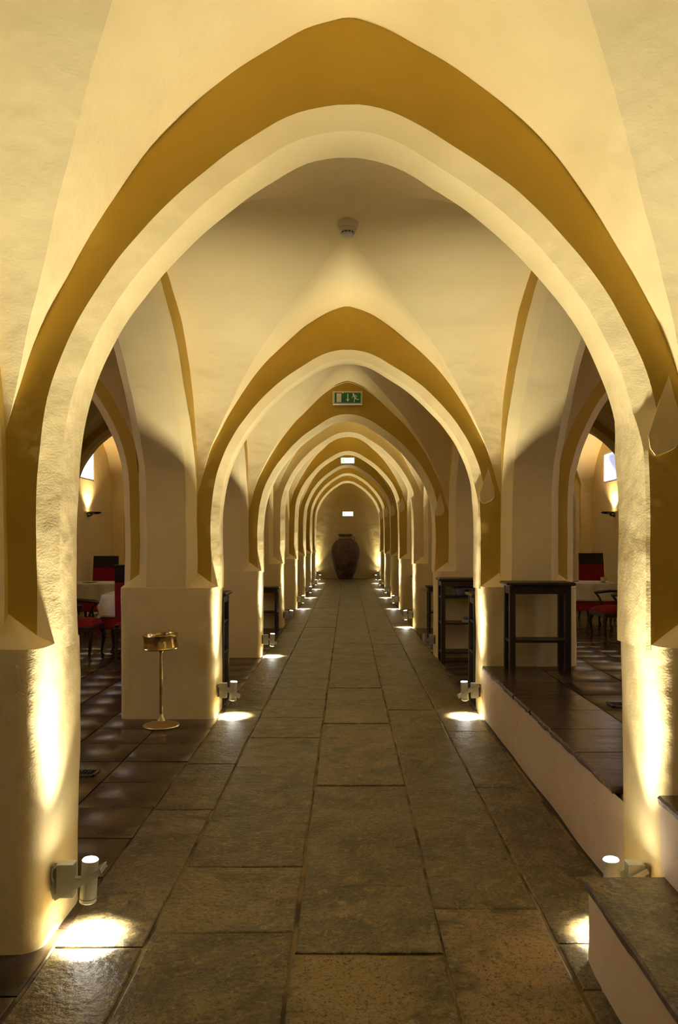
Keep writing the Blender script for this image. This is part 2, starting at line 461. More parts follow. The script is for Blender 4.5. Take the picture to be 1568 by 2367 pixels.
LIN = [(0, 0.26), (0.012, 0.40), (0.035, 0.52), (0.09, 0.66), (0.25, 0.90), (0.55, 1.24), (0.86, 1.49), (1.13, 1.64), (1.35, 1.71), (1.485, 1.73)]
YS = [BACKY] + LINES + [ENDY]
def b_half(y0, y1, i):
    lo = y0 + (TW if i > 0 else 0.0); hi = y1 - (TW if i < len(YS) - 2 else 0.0)
    return lo, hi
for i, (y0, y1) in enumerate(zip(YS, YS[1:])):
    lo, hi = b_half(y0, y1, i)
    cy = (lo + hi) / 2; b = (hi - lo) / 2
    nm = ORD[i] if i < 9 else 'last'
    bay = ['rear', 'camera', 'first', 'second', 'third', 'fourth', 'fifth', 'sixth', 'seventh', 'end'][i]
    g = lambda z, b=b, p=(1.65 if i == 1 else 2.2): sup(b, z, p)
    bi = b - 0.105
    sc = bi / 1.485
    arc = catmull([(bi, 0.0), (bi, 0.15)] + [(bi - o_ * sc, z) for o_, z in LIN], 5)
    path = arch_path(arc, g, b, ZBOT)
    for s in (-1, 1):
        arch_mesh('arcade_arch', 'y', s * PX, cy, path, 0.235, 0.075, [M['plaster'], M['ochre']],
                  label='side arch of the %s bay opening into the %s aisle' % (bay, 'left' if s < 0 else 'right'))
    def vault(cx, hx, F, ext=None, lab=''):
        vs = []; fs = []
        NV = 8
        def patch(gridf, nu, nv):
            o_ = len(vs)
            for a_ in range(nu):
                for c_ in range(nv): vs.append(gridf(a_, c_))
            for a_ in range(nu - 1):
                for c_ in range(nv - 1):
                    q = o_ + a_ * nv + c_
                    fs.append((q, q + 1, q + nv + 1, q + nv))
        nL = len(ZL)
        for sy in (-1, 1):
            def ga(a_, c_):
                k = a_ if a_ < nL else 2 * nL - 2 - a_
                sx = -1 if a_ < nL else 1
                z = ZL[k]; x = F(z) * sx; yg = g(z); t = c_ / (NV - 1)
                return W(cx + x, cy + sy * (yg + (b - yg) * t), z)
            patch(ga, 2 * nL - 1, NV)
        for sx in (-1, 1):
            e = (ext or {}).get(sx, hx)
            def gb(a_, c_):
                k = a_ if a_ < nL else 2 * nL - 2 - a_
                sy = -1 if a_ < nL else 1
                z = ZL[k]; y = g(z) * sy; xg = F(z); t = c_ / (NV - 1)
                return W(cx + sx * (xg + (e - xg) * t), cy + y, z)
            patch(gb, 2 * nL - 1, NV)
        mb = MB(); mb.v = [tuple(v) for v in vs]; mb.f = fs; mb.mi = [0] * len(fs)
        bm = None
        o = mb.build('ceiling', M['plaster'], smooth=True, angle=24, fixn=False)
        m = o.data
        bm = bmesh.new(); bm.from_mesh(m); bmesh.ops.remove_doubles(bm, verts=bm.verts, dist=0.002); bm.to_mesh(m); bm.free()
        m.set_sharp_from_angle(angle=math.radians(20))
        tag(o, lab, kind='structure')
        return o
    vault(0, 1.24, f_corr, lab='groined plaster vault over the %s bay of the corridor' % bay)
    for s in (-1, 1):
        xi, xo, xw = AISLE[s]
        acx = s * (1.71 + xo) / 2; ab = (xo - 1.71) / 2
        vault(acx, ab, lambda z, ab=ab: sup(ab, z, 2.1), ext={s: ab + (xw + 0.05 - xo)},
              lab='plaster vault over the %s bay of the %s aisle' % (bay, 'left' if s < 0 else 'right'))

# outer shell --------------------------------------------------------
def plane_wall(name, x0, x1, y0, y1, z0, z1, m, label):
    mb = MB(); mb.box(x0, x1, y0, y1, z0, z1)
    return tag(mb.build(name, m, smooth=False), label, kind='structure')
plane_wall('wall_far', -1.8, 1.8, ENDY, ENDY + 0.3, -0.05, 4.3, M['endpaint'], 'ochre plaster end wall behind the big jar')
plane_wall('wall_far_left', -5.3, -1.8, ENDY, ENDY + 0.3, -0.05, 4.3, M['plaster'], 'plaster end wall of the left aisle')
plane_wall('wall_far_right', 1.8, 5.5, ENDY, ENDY + 0.3, -0.05, 4.3, M['plaster'], 'plaster end wall of the right aisle')
plane_wall('wall_back', -5.3, 5.5, BACKY - 0.3, BACKY, -0.05, 4.3, M['plaster'], 'plaster wall closing the hall behind the camera')
plane_wall('roof_light_block', -5.4, 5.6, BACKY - 0.4, ENDY + 0.4, 4.3, 4.45, M['roof_light_block'], 'unseen slab added above the vaults to block sky light')  # added out of view to stop world light leaking past the vaults

# side walls with high windows
def side_wall(s):
    xw = AISLE[s][2]
    nm = 'wall_left' if s < 0 else 'wall_right'
    wins = []
    for i, (y0, y1) in enumerate(zip(YS, YS[1:])):
        cy = (y0 + y1) / 2
        if i in (1, 2, 3, 5, 7, 9):
            c2 = cy if i != 5 else (15.1 if s < 0 else 15.58)
            wins.append((c2 - 0.42, c2 + 0.42))
    z0, z1 = 2.62, 3.22
    X0, X1 = sorted((s * xw, s * (xw + 0.34)))
    mb = MB()
    mb.box(X0, X1, BACKY, ENDY, -0.05, z0)
    mb.box(X0, X1, BACKY, ENDY, z1, 4.3)
    ys = BACKY
    for a, b in wins:
        mb.box(X0, X1, ys, a, z0, z1); ys = b
    mb.box(X0, X1, ys, ENDY, z0, z1)
    o = mb.build(nm, M['plaster'], smooth=False)
    tag(o, 'outer plaster wall of the %s dining aisle' % ('left' if s < 0 else 'right'), kind='structure')
    for k, (a, b) in enumerate(wins):
        e = empty('window_%d' % (k + 1 + (0 if s < 0 else 6)), (s * xw, (a + b) / 2, z0))
        tag(e, 'small high window in the %s aisle wall, window %s from the camera end' % ('left' if s < 0 else 'right', ['one', 'two', 'three', 'four', 'five', 'six'][k]), kind='structure')
        h = (b - a) / 2
        xr0, xr1 = sorted((0.004 * s, s * 0.30))
        t = MB()
        t.box(xr0, xr1, -h, -h + 0.03, 0, z1 - z0); t.box(xr0, xr1, h - 0.03, h, 0, z1 - z0)
        t.box(xr0, xr1, -h, h, 0, 0.03); t.box(xr0, xr1, -h, h, z1 - z0 - 0.03, z1 - z0)
        t.build('window_reveal', M['reveal'], parent=e, smooth=False)
        t = MB(); t.box(min(s * 0.26, s * 0.28), max(s * 0.26, s * 0.28), -h + 0.03, h - 0.03, 0.03, z1 - z0 - 0.03)
        t.build('window_pane', M['pane'], parent=e, smooth=False)
        L = bpy.data.lights.new('daylight', 'AREA'); L.energy = WINDOW_W; L.color = (0.62, 0.74, 1.0)
        L.shape = 'RECTANGLE'; L.size = 0.5; L.size_y = 0.72; L.spread = math.radians(150)
        lo = bpy.data.objects.new('daylight', L); COL.objects.link(lo); lo.parent = e
        lo.location = (s * 0.22, 0, 0.3); lo.rotation_euler = (0, s * math.radians(62) , 0)
for s in (-1, 1): side_wall(s)

# ------------------------------------------------------------------ floor
mb = MB(); mb.box(-5.3, 5.5, BACKY - 0.3, ENDY + 0.3, -0.12, -0.012)
floor = mb.build('floor', [M['dgrout']], smooth=False)
tag(floor, 'hall floor of slate slabs and dark tiles', kind='structure')
mb = MB(); mb.box(-1.075, 1.10, BACKY, ENDY, -0.03, -0.007)
mb.build('mortar_bed', M['grout'], parent=floor, smooth=False)

def slab(name, x0, x1, y0, y1, m, parent, z=0.0, th=0.02, gap=0.007, jit=0.006, col=(0.1, 0.08, 0.05), tilt=0.0025, seg=0.22):
    x0 += gap; x1 -= gap; y0 += gap; y1 -= gap
    c = ((x0 + x1) / 2, (y0 + y1) / 2)
    cor = [(x0, y0), (x1, y0), (x1, y1), (x0, y1)]
    P = []
    for a, b in zip(cor, cor[1:] + cor[:1]):
        L = math.hypot(b[0] - a[0], b[1] - a[1]); k = max(1, min(6, int(L / seg)))
        for i in range(k):
            t = i / k
            x = a[0] + (b[0] - a[0]) * t; y = a[1] + (b[1] - a[1]) * t
            P.append((x + rnd.uniform(-jit, jit), y + rnd.uniform(-jit, jit)))
    n = len(P); tx = rnd.uniform(-tilt, tilt); ty = rnd.uniform(-tilt, tilt); dz = rnd.uniform(-0.0015, 0.0015)
    zt = lambda x, y: dz + (x - c[0]) * tx + (y - c[1]) * ty
    e = 0.006
    top = []
    for x, y in P:
        ix = x + (c[0] - x) * e / max(0.05, abs(x - c[0]) + 1e-6) if abs(x - c[0]) > 0.05 else x
        iy = y + (c[1] - y) * e / max(0.05, abs(y - c[1]) + 1e-6) if abs(y - c[1]) > 0.05 else y
        top.append((ix - c[0], iy - c[1], zt(x, y)))
    mid = [(x - c[0], y - c[1], zt(x, y) - 0.003) for x, y in P]
    bot = [(x - c[0], y - c[1], -th) for x, y in P]
    mb = MB()
    fs = [tuple(range(n))] + [(i, (i + 1) % n, (i + 1) % n + n, i + n) for i in range(n)] + [(i + n, (i + 1) % n + n, (i + 1) % n + 2 * n, i + 2 * n) for i in range(n)]
    mb.add(top + mid + bot, fs)
    o = mb.build(name, m, parent=parent, smooth=True, angle=50 if m is M['tile'] else 20, loc=(c[0], c[1], z))
    o.color = (*col, 1)
    return o
SLC = [(0.13, 0.104, 0.048), (0.105, 0.086, 0.045), (0.17, 0.130, 0.056), (0.12, 0.096, 0.046), (0.145, 0.115, 0.058)]
TAN = (0.30, 0.20, 0.085); TAN2 = (0.25, 0.175, 0.065); BRN = (0.20, 0.13, 0.062)
strips = [
    (-1.05, -0.725, [(-4.0, 0), (0, 1.1), (1.1, 1.95), (1.95, 2.81), (2.81, 4.25), (4.25, 5.12), (5.12, 6.02), (6.02, 6.75)]),
    (-0.725, -0.195, [(-4.0, -1.2), (-1.2, 0.4), (0.4, 1.6), (1.6, 2.916), (2.916, 3.505), (3.505, 5.05), (5.05, 5.80), (5.80, 6.45), (6.45, 7.2)]),
    (-0.195, 0.340, [(-4.0, -0.6), (-0.6, 0.9), (0.9, 1.9), (1.9, 2.763), (2.763, 4.67), (4.67, 6.25), (6.25, 7.76), (7.76, 9.3)]),
    (0.340, 0.755, [(-4.0, 0.1), (0.1, 1.7), (1.7, 3.105), (3.105, 5.56), (5.56, 6.75), (6.75, 7.9)]),
    (0.755, 1.085, [(-4.0, 0.3), (0.3, 1.6), (1.6, 2.54), (2.54, 2.84), (2.84, 3.52), (3.52, 4.63), (4.63, 6.0), (6.0, 6.9)])]
spec = {(2, 3): TAN2, (3, 2): TAN, (2, 5): BRN, (0, 4): (0.16, 0.125, 0.07), (0, 3): (0.18, 0.14, 0.085), (4, 5): (0.15, 0.11, 0.07), (4, 3): (0.19, 0.17, 0.11)}
nsl = 0
for si, (x0, x1, L) in enumerate(strips):
    L = list(L)
    y = L[-1][1]
    while y < ENDY - 0.01:
        ln = rnd.uniform(0.7, 1.7)
        y2 = y + ln
        if y2 > ENDY - 0.5: y2 = ENDY
        L.append((y, y2)); y = y2
    for k, (a, b) in enumerate(L):
        col = spec.get((si, k), rnd.choice(SLC))
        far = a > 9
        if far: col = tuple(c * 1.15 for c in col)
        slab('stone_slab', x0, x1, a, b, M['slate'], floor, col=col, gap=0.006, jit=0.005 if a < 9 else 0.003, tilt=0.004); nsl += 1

TL = 0.445
def tilecol():
    k = rnd.uniform(0.75, 1.35)
    return (0.060 * k, 0.038 * k, 0.024 * k)
nt_ = 0
xs_l = [-1.05, -1.484] + [-1.484 - TL * k for k in range(1, 9)]
far_mb = MB()
def tile_region(xs, ys, z, parent, m=M['tile'], cut=None, name='floor_tile'):
    global nt_
    for a, b in zip(xs, xs[1:]):
        x0, x1 = sorted((a, b))
        for y0, y1 in zip(ys, ys[1:]):
            if cut and cut(x0, x1, y0, y1): continue
            slab(name, x0, x1, y0, y1, m, parent, z=z, gap=0.0045, jit=0.003, tilt=0.004, col=tilecol(), seg=0.23); nt_ += 1
def under_pier(x0, x1, y0, y1):
    return any(y0 > ly - 0.27 and y1 < ly + 0.27 for ly in LINES) and abs((x0 + x1) / 2) > 1.1 and abs((x0 + x1) / 2) < 1.8
ysl = [3.84 + TL * k for k in range(-5, 17)]
tile_region(xs_l, ysl, 0.0, floor, cut=under_pier)
# right aisle beyond the platform
xs_r = [1.09, 1.53, 1.98] + [1.98 + TL * k for k in range(1, 8)]
ysr = [6.72 + TL * k for k in range(0, 12)]
tile_region(xs_r, ysr, 0.0, floor, cut=under_pier)
# farther tiles: too small in the view to pick apart singly
mbf = MB()
for side, xs, ylo in ((-1, xs_l, ysl[-1]), (1, xs_r, ysr[-1])):
    y = ylo
    while y < ENDY - 0.1:
        for a, b in zip(xs, xs[1:]):
            x0, x1 = sorted((a, b))
            dz = rnd.uniform(-0.002, 0.002)
            mbf.box(x0 + 0.005, x1 - 0.005, y + 0.005, min(y + TL, ENDY) - 0.005, -0.015, dz)
        y += TL
o = mbf.build('far_floor_tiles', M['tile'], parent=floor, smooth=False); o['kind'] = 'stuff'
o.color = (0.060, 0.040, 0.027, 1)

# platform on the right, first bay
PZ = 0.43
def platform(name, x0, x1, y0, y1, z, label):
    mb = MB()
    # wavy plaster front
    N = 40
    vs = []
    for k in range(N + 1):
        y = y0 + (y1 - y0) * k / N
        for j in range(5):
            zz = -0.02 + (z - 0.03 + 0.02) * j / 4
            wob = noise.noise(Vector((0.3, y * 1.7, zz * 2))) * 0.012
            vs.append((x0 + wob + (0.012 if j == 0 else 0), y, zz))
    fs = [(k * 5 + j, (k + 1) * 5 + j, (k + 1) * 5 + j + 1, k * 5 + j + 1) for k in range(N) for j in range(4)]
    mb.add(vs, fs)
    mb.box(x0 + 0.03, x1, y0, y1, -0.02, z - 0.032)
    o = mb.build(name, M['curb'], angle=50)
    return tag(o, label, kind='structure')
pf = platform('platform', 1.112, 5.2, 3.16, 6.52, PZ, 'raised platform in the right bay with a plastered curb')
xs_p = [1.54, 1.995] + [1.995 + 0.46 * k for k in range(1, 7)]
ysp = [6.62 - 0.47 * k for k in range(0, 9)][::-1]
ysp[0] = 2.765
tile_region(xs_p, ysp, PZ, pf, cut=under_pier)
# edge stones with a rough broken front
def edge_stone(x0, x1, y0, y1, z, parent, m, th=0.032, name='edge_stone'):
    n = 9
    vs = []
    for k in range(n + 1):
        y = y0 + 0.004 + (y1 - y0 - 0.008) * k / n
        xx = x0 - 0.018 + rnd.uniform(-0.004, 0.004)
        vs += [(xx + 0.008, y, z + rnd.uniform(-0.002, 0.001)), (xx, y, z - 0.009), (xx + rnd.uniform(0.0, 0.012), y, z - th), (x1 - 0.005, y, z - th), (x1 - 0.005, y, z)]
    fs = [(k * 5 + j, k * 5 + (j + 1) % 5, (k + 1) * 5 + (j + 1) % 5, (k + 1) * 5 + j) for k in range(n) for j in range(5)]
    fs += [(4, 3, 2, 1, 0), tuple(n * 5 + j for j in range(5))]
    mi = ([0, 1, 1, 1, 0] * n) + [0, 0]
    mb = MB(); mb.add(vs, fs); mb.mi = [([0, 1, 1, 1, 0][j] if True else 0) for k in range(n) for j in range(5)] + [0, 0]
    mb.mi = [(1 if j in (0, 1) else 0) for k in range(n) for j in range(5)] + [0, 0]
    o = mb.build(name, [m, M['edge']], parent=parent, angle=30)
    o.color = (*tilecol(), 1)
    return o
t = MB(); t.box(1.87, 5.2, 2.765, 3.16, -0.02, PZ - 0.032); t.box(1.87, 5.2, 6.52, 6.62, -0.02, PZ - 0.032)
t.build('platform_core', M['curb'], parent=pf, smooth=False)
eys = [3.27] + [y_ for y_ in ysp if 3.4 < y_ < 6.3] + [6.42]
for a, b in zip(eys, eys[1:]):
    edge_stone(1.112, 1.54, a, b, PZ, pf, M['tile'])
# nearer platform behind the step block
pf2 = platform('platform', 1.10, 5.2, -4.0, 2.76, 0.56, 'higher plastered platform beside the foreground step')
for k in range(14):
    edge_stone(1.10, 1.60, -3.96 + 0.48 * k, -3.96 + 0.48 * (k + 1), 0.56, pf2, M['tile'])
tile_region([1.60 + 0.45 * k for k in range(9)], [-0.6 + 0.47 * k for k in range(8)], 0.56, pf2)
# step block in the right foreground
st = empty('step', (0.825, 2.72, 0))
tag(st, 'plastered stone step in the right foreground', kind='structure')
mb = MB(); N = 26
vs = []
for k in range(N + 1):
    y = -2.4 * k / N
    for j in range(7):
        z = -0.01 + 0.262 * j / 6
        vs.append((noise.noise(Vector((y * 2.1, z * 3, 4))) * 0.010 - (0.0 if k else -0.006), y, z))
fs = [(k * 7 + j, (k + 1) * 7 + j, (k + 1) * 7 + j + 1, k * 7 + j + 1) for k in range(N) for j in range(6)]
mb.add(vs, fs)
mb.box(0.012, 0.29, -2.4, -0.006, -0.01, 0.245)
mb.build('step_riser', M['curb'], parent=st, angle=50)
def tread(y0, y1):
    n = 26; vs = []
    for k in range(n + 1):
        y = y0 + (y1 - y0) * k / n
        xx = -0.012 + noise.noise(Vector((y * 5, 1, 1))) * 0.012 + noise.noise(Vector((y * 17, 3, 1))) * 0.006
        lo = 0.247 + noise.noise(Vector((y * 9, 8, 1))) * 0.010
        vs += [(xx + 0.006, y, 0.285), (xx, y, 0.277), (xx + 0.008, y, lo), (0.30, y, 0.245), (0.30, y, 0.285)]
    fs = [(k * 5 + j, k * 5 + (j + 1) % 5, (k + 1) * 5 + (j + 1) % 5, (k + 1) * 5 + j) for k in range(n) for j in range(5)]
    fs += [(4, 3, 2, 1, 0), tuple(n * 5 + j for j in range(5))]
    mb = MB(); mb.add(vs, fs); mb.mi = [(1 if j in (0, 1) else 0) for k in range(n) for j in range(5)] + [0, 0]
    o = mb.build('stone_tread', [M['slate'], M['edge']], parent=st, angle=30)
    o.color = (0.17, 0.125, 0.06, 1)
tread(-1.55, 0.006); tread(-2.4, -1.56)

def grate(x, y, z, label):
    e = empty('floor_grate', (x, y, z)); tag(e, label, 'grate')
    t = MB(); w_, d_ = 0.20, 0.13
    t.box(-w_ / 2, w_ / 2, -d_ / 2, -d_ / 2 + 0.012, 0.003, 0.011); t.box(-w_ / 2, w_ / 2, d_ / 2 - 0.012, d_ / 2, 0.003, 0.011)
    t.box(-w_ / 2, -w_ / 2 + 0.012, -d_ / 2, d_ / 2, 0.003, 0.011); t.box(w_ / 2 - 0.012, w_ / 2, -d_ / 2, d_ / 2, 0.003, 0.011)
    t.build('frame', M['edge'], parent=e, smooth=False)
    for k in range(9):
        xx = -w_ / 2 + 0.022 + k * 0.0195
        t = MB(); t.box(xx - 0.004, xx + 0.004, -d_ / 2 + 0.008, d_ / 2 - 0.008, 0.003, 0.009)
        t.build('bar', M['iron'], parent=e, smooth=False)
grate(-1.66, 4.90, 0.0, 'small slotted drain grate in the dark tiles of the left aisle')
grate(1.72, 4.87, PZ, 'small slotted drain grate in the raised platform on the right')

# ------------------------------------------------------------------ corridor lamps
def uplight(n, side, up=True, down=True, flip=False, label=''):
    y = LINES[n] + (-0.14 if n < 9 else 0)
    xw = side * (1.066 if side < 0 else 1.088)
    e = empty('corridor_lamp', (xw, y, 0.0), 0 if side < 0 else PI)
    tag(e, label, 'lamp', 'corridor floor lamps')
    # local: +x points to the corridor
    tilt = math.radians(3.5)
    d = Vector((math.sin(tilt), 0.0, math.cos(tilt)))
    c = Vector((0.118, 0.0, 0.205))
    h = 0.077
    t = MB()
    t.tube([c - d * h, c - d * (h - 0.002), c + d * (h - 0.004), c + d * h], [0.028, 0.030, 0.030, 0.0295], n=28)
    t.build('lamp_tube', M['lampbody'], parent=e)
    t = MB(); t.tube([c - d * (h - 0.014), c - d * (h - 0.017)], [0.0306, 0.0306], n=28); t.build('seal_ring', M['lampring'], parent=e)
    t = MB(); t.tube([c + d * (h + 0.0005), c + d * (h + 0.003)], [0.0265, 0.0262], n=28); t.build('upper_lens', M['lens_on'] if up else M['lens_off'], parent=e)
    t = MB(); t.tube([c - d * (h + 0.0007), c - d * (h - 0.0010)], [0.0255, 0.0255], n=28); t.build('lower_lens', M['lens_on'] if down else M['lens_off'], parent=e)
    t = MB(); t.box(0.006, 0.066, -0.024, 0.024, 0.15, 0.272); t.build('mounting_box', M['lampbody'], parent=e, bevel=0.002, smooth=False)
    t = MB(); t.box(0.060, 0.095, -0.010, 0.010, 0.195, 0.218); t.build('joint', M['lampbody'], parent=e, smooth=False)
    t = MB(); t.box(-0.012, 0.006, -0.017, 0.017, 0.160, 0.262); t.build('wall_plate', M['lampring'], parent=e, smooth=False)
    # diagonal bracket: two straps joined at the end, hugging box and tube
    s = -1 if flip else 1
    z0 = 0.205 + s * 0.050; z1 = 0.205 - s * 0.046
    t = MB()
    for yy in (-0.034, 0.034):
        t.obox((0.000, yy, z0), (0.172, yy, z1), 0.003, 0.020)
    t.obox((0.170, -0.0355, z1), (0.170, 0.0355, z1), 0.003, 0.020)
    t.build('bracket', M['lampbody'], parent=e, smooth=False)
    def spot(p, q, wt, ang, blend, nm):
        L = bpy.data.lights.new(nm, 'SPOT'); L.energy = wt; L.color = LAMP_COL
        L.spot_size = math.radians(ang); L.spot_blend = blend; L.shadow_soft_size = 0.03
        o = bpy.data.objects.new(nm, L); COL.objects.link(o); o.parent = e
        o.location = p
        o.rotation_euler = (Vector(q)).to_track_quat('-Z', 'Y').to_euler()
    sy = -1 if side < 0 else 1      # local y that points to the camera
    if up: spot(c + d * (h + 0.008), (-0.012, sy * 0.15, 1.0), UP_W, 52, 1.0, 'up_beam')
    if up: spot(c + d * (h + 0.008), (-0.02, sy * 0.05, 1.0), UP_W * 0.24, 80, 0.9, 'up_spill')
    if down: spot(c - d * (h + 0.008), (0.02, 0.0, -1.0), DOWN_W, 115, 0.6, 'down_beam')
    return e
ordl = ['', 'nearest', 'second', 'third', 'fourth', 'fifth', 'sixth', 'seventh', 'eighth']
for n in range(0, 9):
    for s in (-1, 1):
        side = 'left' if s < 0 else 'right'
        up = not ((n == 3 and s > 0) or (n == 6 and s > 0)); down = not ((n == 3 and s > 0) or (n == 4 and s < 0))
        if n == 0: lab = 'lit grey tube lamp behind the camera on the %s' % side
        elif not up and not down: lab = 'unlit grey tube lamp at the foot of the third right pier'
        elif n == 1 and s > 0: lab = 'lit grey tube lamp half hidden behind the foreground stone step'
        else: lab = '%s grey tube lamp at the foot of the %s %s pier' % ('lit', ordl[n], side)
        l = uplight(n, s, up, down, flip=(n == 1 and s < 0), label=lab)
        if n == 1 and s < 0:
            t = MB(); t.tube([(0.012, -0.028, 0.272), (-0.002, -0.036, 0.262), (-0.004, -0.040, 0.235), (0.0, -0.034, 0.215), (-0.005, -0.04, 0.185), (0.0, -0.035, 0.155)], 0.003, n=6)
            t.build('cable', M['cablemat'], parent=l)
# the last two lamps stand against the end wall
for s in (-1, 1):
    LINES.append(ENDY - 0.02)
    l = uplight(len(LINES) - 1, s, True, False, label='lit grey tube lamp on the %s of the big jar at the end wall' % ('left' if s < 0 else 'right'))
    l.location = (s * 1.17, ENDY, 0.0); l.rotation_euler = (0, 0, -PI / 2)
    LINES.pop()

# ------------------------------------------------------------------ emergency exit signs
def exit_sign(x, y, z, label, lit=False, w_=0.37, h_=0.165):
    e = empty('exit_sign', (x, y, z)); tag(e, label, 'sign', 'emergency exit signs')
    t = MB(); t.box(-w_ / 2, w_ / 2, -0.055, 0.0, -h_ / 2, h_ / 2); t.build('housing', M['white_plastic'], parent=e, bevel=0.006, smooth=False)
    pw, ph = w_ / 2 - 0.024, h_ / 2 - 0.020
    t = MB(); t.box(-pw, pw, -0.059, -0.054, -ph, ph); t.build('panel', M['siglit'] if lit else M['signgreen'], parent=e, smooth=False)
    wm = M['siglitgreen'] if lit else M['signwhite']
    t = MB(); t.box(-pw + 0.024, -pw + 0.082, -0.062, -0.059, -ph + 0.008, ph - 0.010); t.build('door_symbol', wm, parent=e, smooth=False)
    t = MB(); t.prism([(-0.020, -0.018), (-0.005, -0.018), (-0.005, 0.048), (0.007, 0.048), (0.007, -0.018), (0.024, -0.018), (0.001, -0.050)], -0.062, -0.059)
    t.build('arrow_symbol', wm, parent=e, smooth=False)
    t = MB()
    t.tube([(0.070, -0.062, 0.045), (0.070, -0.059, 0.045)], 0.011, n=14)
    def limb(p, q, wd): t.obox((p[0], -0.0605, p[1]), (q[0], -0.0605, q[1]), wd, 0.003, up=(0, 1, 0))
    limb((0.072, 0.034), (0.094, -0.004), 0.019)          # trunk
    limb((0.078, 0.032), (0.103, 0.026), 0.008); limb((0.103, 0.026), (0.118, 0.008), 0.008)    # front arm
    limb((0.070, 0.028), (0.056, 0.004), 0.008); limb((0.056, 0.004), (0.062, -0.004), 0.008)
    limb((0.094, -0.002), (0.117, -0.022), 0.011); limb((0.117, -0.022), (0.145, -0.020), 0.009)  # trailing leg
    limb((0.090, -0.006), (0.086, -0.022), 0.011); limb((0.086, -0.022), (0.080, -0.052), 0.010); limb((0.080, -0.052), (0.090, -0.052), 0.008)
    t.build('running_man_symbol', wm, parent=e, smooth=False)
    if not lit:
        t = MB(); t.tube([(-0.060, -0.064, ph - 0.003), (-0.060, -0.054, ph - 0.003)], 0.004, n=8); t.build('indicator', M['red_led'], parent=e)
    else:
        for k, (dy, dx) in enumerate(((0, 0),)):
            pass
    return e
exit_sign(0.0, 9.83, EYE + 1.775, 'green and white emergency exit sign with a running man on the third arch')
exit_sign(0.0, 20.00, EYE + 2.035, 'bright lit exit sign high on the sixth arch of the corridor', lit=True)
exit_sign(0.01, ENDY, EYE + 1.04, 'small bright lit sign on the end wall above the jar', lit=True, w_=0.44, h_=0.20)

# smoke detector ------------------------------------------------------
zc = EYE + 1.905
e = empty('smoke_detector', (0.0, 4.76, zc)); tag(e, 'round white smoke detector at the crown of the first vault', 'detector')
t = MB(); t.lathe([(0.064, 0.03), (0.064, 0.0), (0.060, -0.022), (0.0, -0.022)], 32); t.build('base', M['white_plastic'], parent=e)
t = MB(); t.lathe([(0.054, -0.020), (0.050, -0.036), (0.044, -0.042), (0.0, -0.042)], 32); t.build('collar', M['white_plastic'], parent=e)
t = MB(); t.lathe([(0.040, -0.040), (0.040, -0.052), (0.0, -0.052)], 32); t.build('vent_slots', M['slot'], parent=e)
for k in range(12):
    a = 2 * PI * k / 12
    t = MB(); t.box(-0.003, 0.003, -0.0425, -0.036, -0.053, -0.041)
    v = t.build('fin', M['white_plastic'], parent=e, smooth=False); v.rotation_euler = (0, 0, a)
t = MB(); t.lathe([(0.041, -0.051), (0.038, -0.060), (0.025, -0.066), (0.0, -0.068)], 32); t.build('cover', M['white_plastic'], parent=e)

# ------------------------------------------------------------------ big jar
e = empty('clay_jar', (-0.085, 29.75, 0)); tag(e, 'huge brown clay storage jar standing before the end wall', 'jar')
prof = [(0.0, 0.0), (0.24, 0.0), (0.26, 0.02), (0.31, 0.13), (0.39, 0.32), (0.47, 0.58), (0.525, 0.85), (0.54, 1.02), (0.53, 1.15), (0.49, 1.27), (0.42, 1.39),
        (0.33, 1.47), (0.27, 1.50), (0.255, 1.53)]
prof = [p for p in catmull(prof, 3)]
t = MB(); t.lathe([(max(0, r), z) for r, z in prof], 64)
o = t.build('body', M['clay'], parent=e, angle=60)
for v in o.data.vertices:
    n_ = noise.noise(Vector(v.co) * 3.0) * 0.012; r = math.hypot(v.co.x, v.co.y)
    if r > 0.05: v.co.x *= 1 + n_ / r; v.co.y *= 1 + n_ / r
t = MB(); t.lathe([(0.255, 1.52), (0.265, 1.545), (0.262, 1.575), (0.25, 1.60)], 48); t.build('neck_band', M['claytan'], parent=e)
t = MB(); t.lathe([(0.235, 1.585), (0.24, 1.62), (0.262, 1.665), (0.268, 1.70), (0.245, 1.705), (0.225, 1.66), (0.215, 1.55)], 48); t.build('rim', M['clay'], parent=e)
t = MB(); t.tube([(0.25, -0.05, 1.585), (0.31, -0.05, 1.59), (0.345, -0.05, 1.565), (0.35, -0.05, 1.52), (0.335, -0.05, 1.47)], [0.028, 0.026, 0.024, 0.024, 0.028], n=10)
t.build('handle', M['claytan'], parent=e)
t = MB(); cpts = [(0.10, 0.5), (0.16, 1.0), (0.06, 0.25)]
vs = []; nn = 18
for k in range(nn):
    a = 2 * PI * k / nn; rr = 0.10 + 0.025 * math.sin(3 * a + 1) + 0.02 * math.sin(5 * a)
    th = -PI / 2 - 0.62 + rr * 1.5 * math.cos(a) / 0.4; zz = 0.26 + rr * 1.0 * math.sin(a)
    R = interp([(z, r) for r, z in prof[1:]], zz) + 0.011
    vs.append((R * math.cos(th), R * math.sin(th), zz))
Rc = interp([(z, r) for r, z in prof[1:]], 0.26) + 0.018
th = -PI / 2 - 0.62
vs.append((Rc * math.cos(th), Rc * math.sin(th), 0.26))
t.add(vs, [(k, (k + 1) % nn, nn) for k in range(nn)])
t.build('mortar_patch', M['claydark'], parent=e)

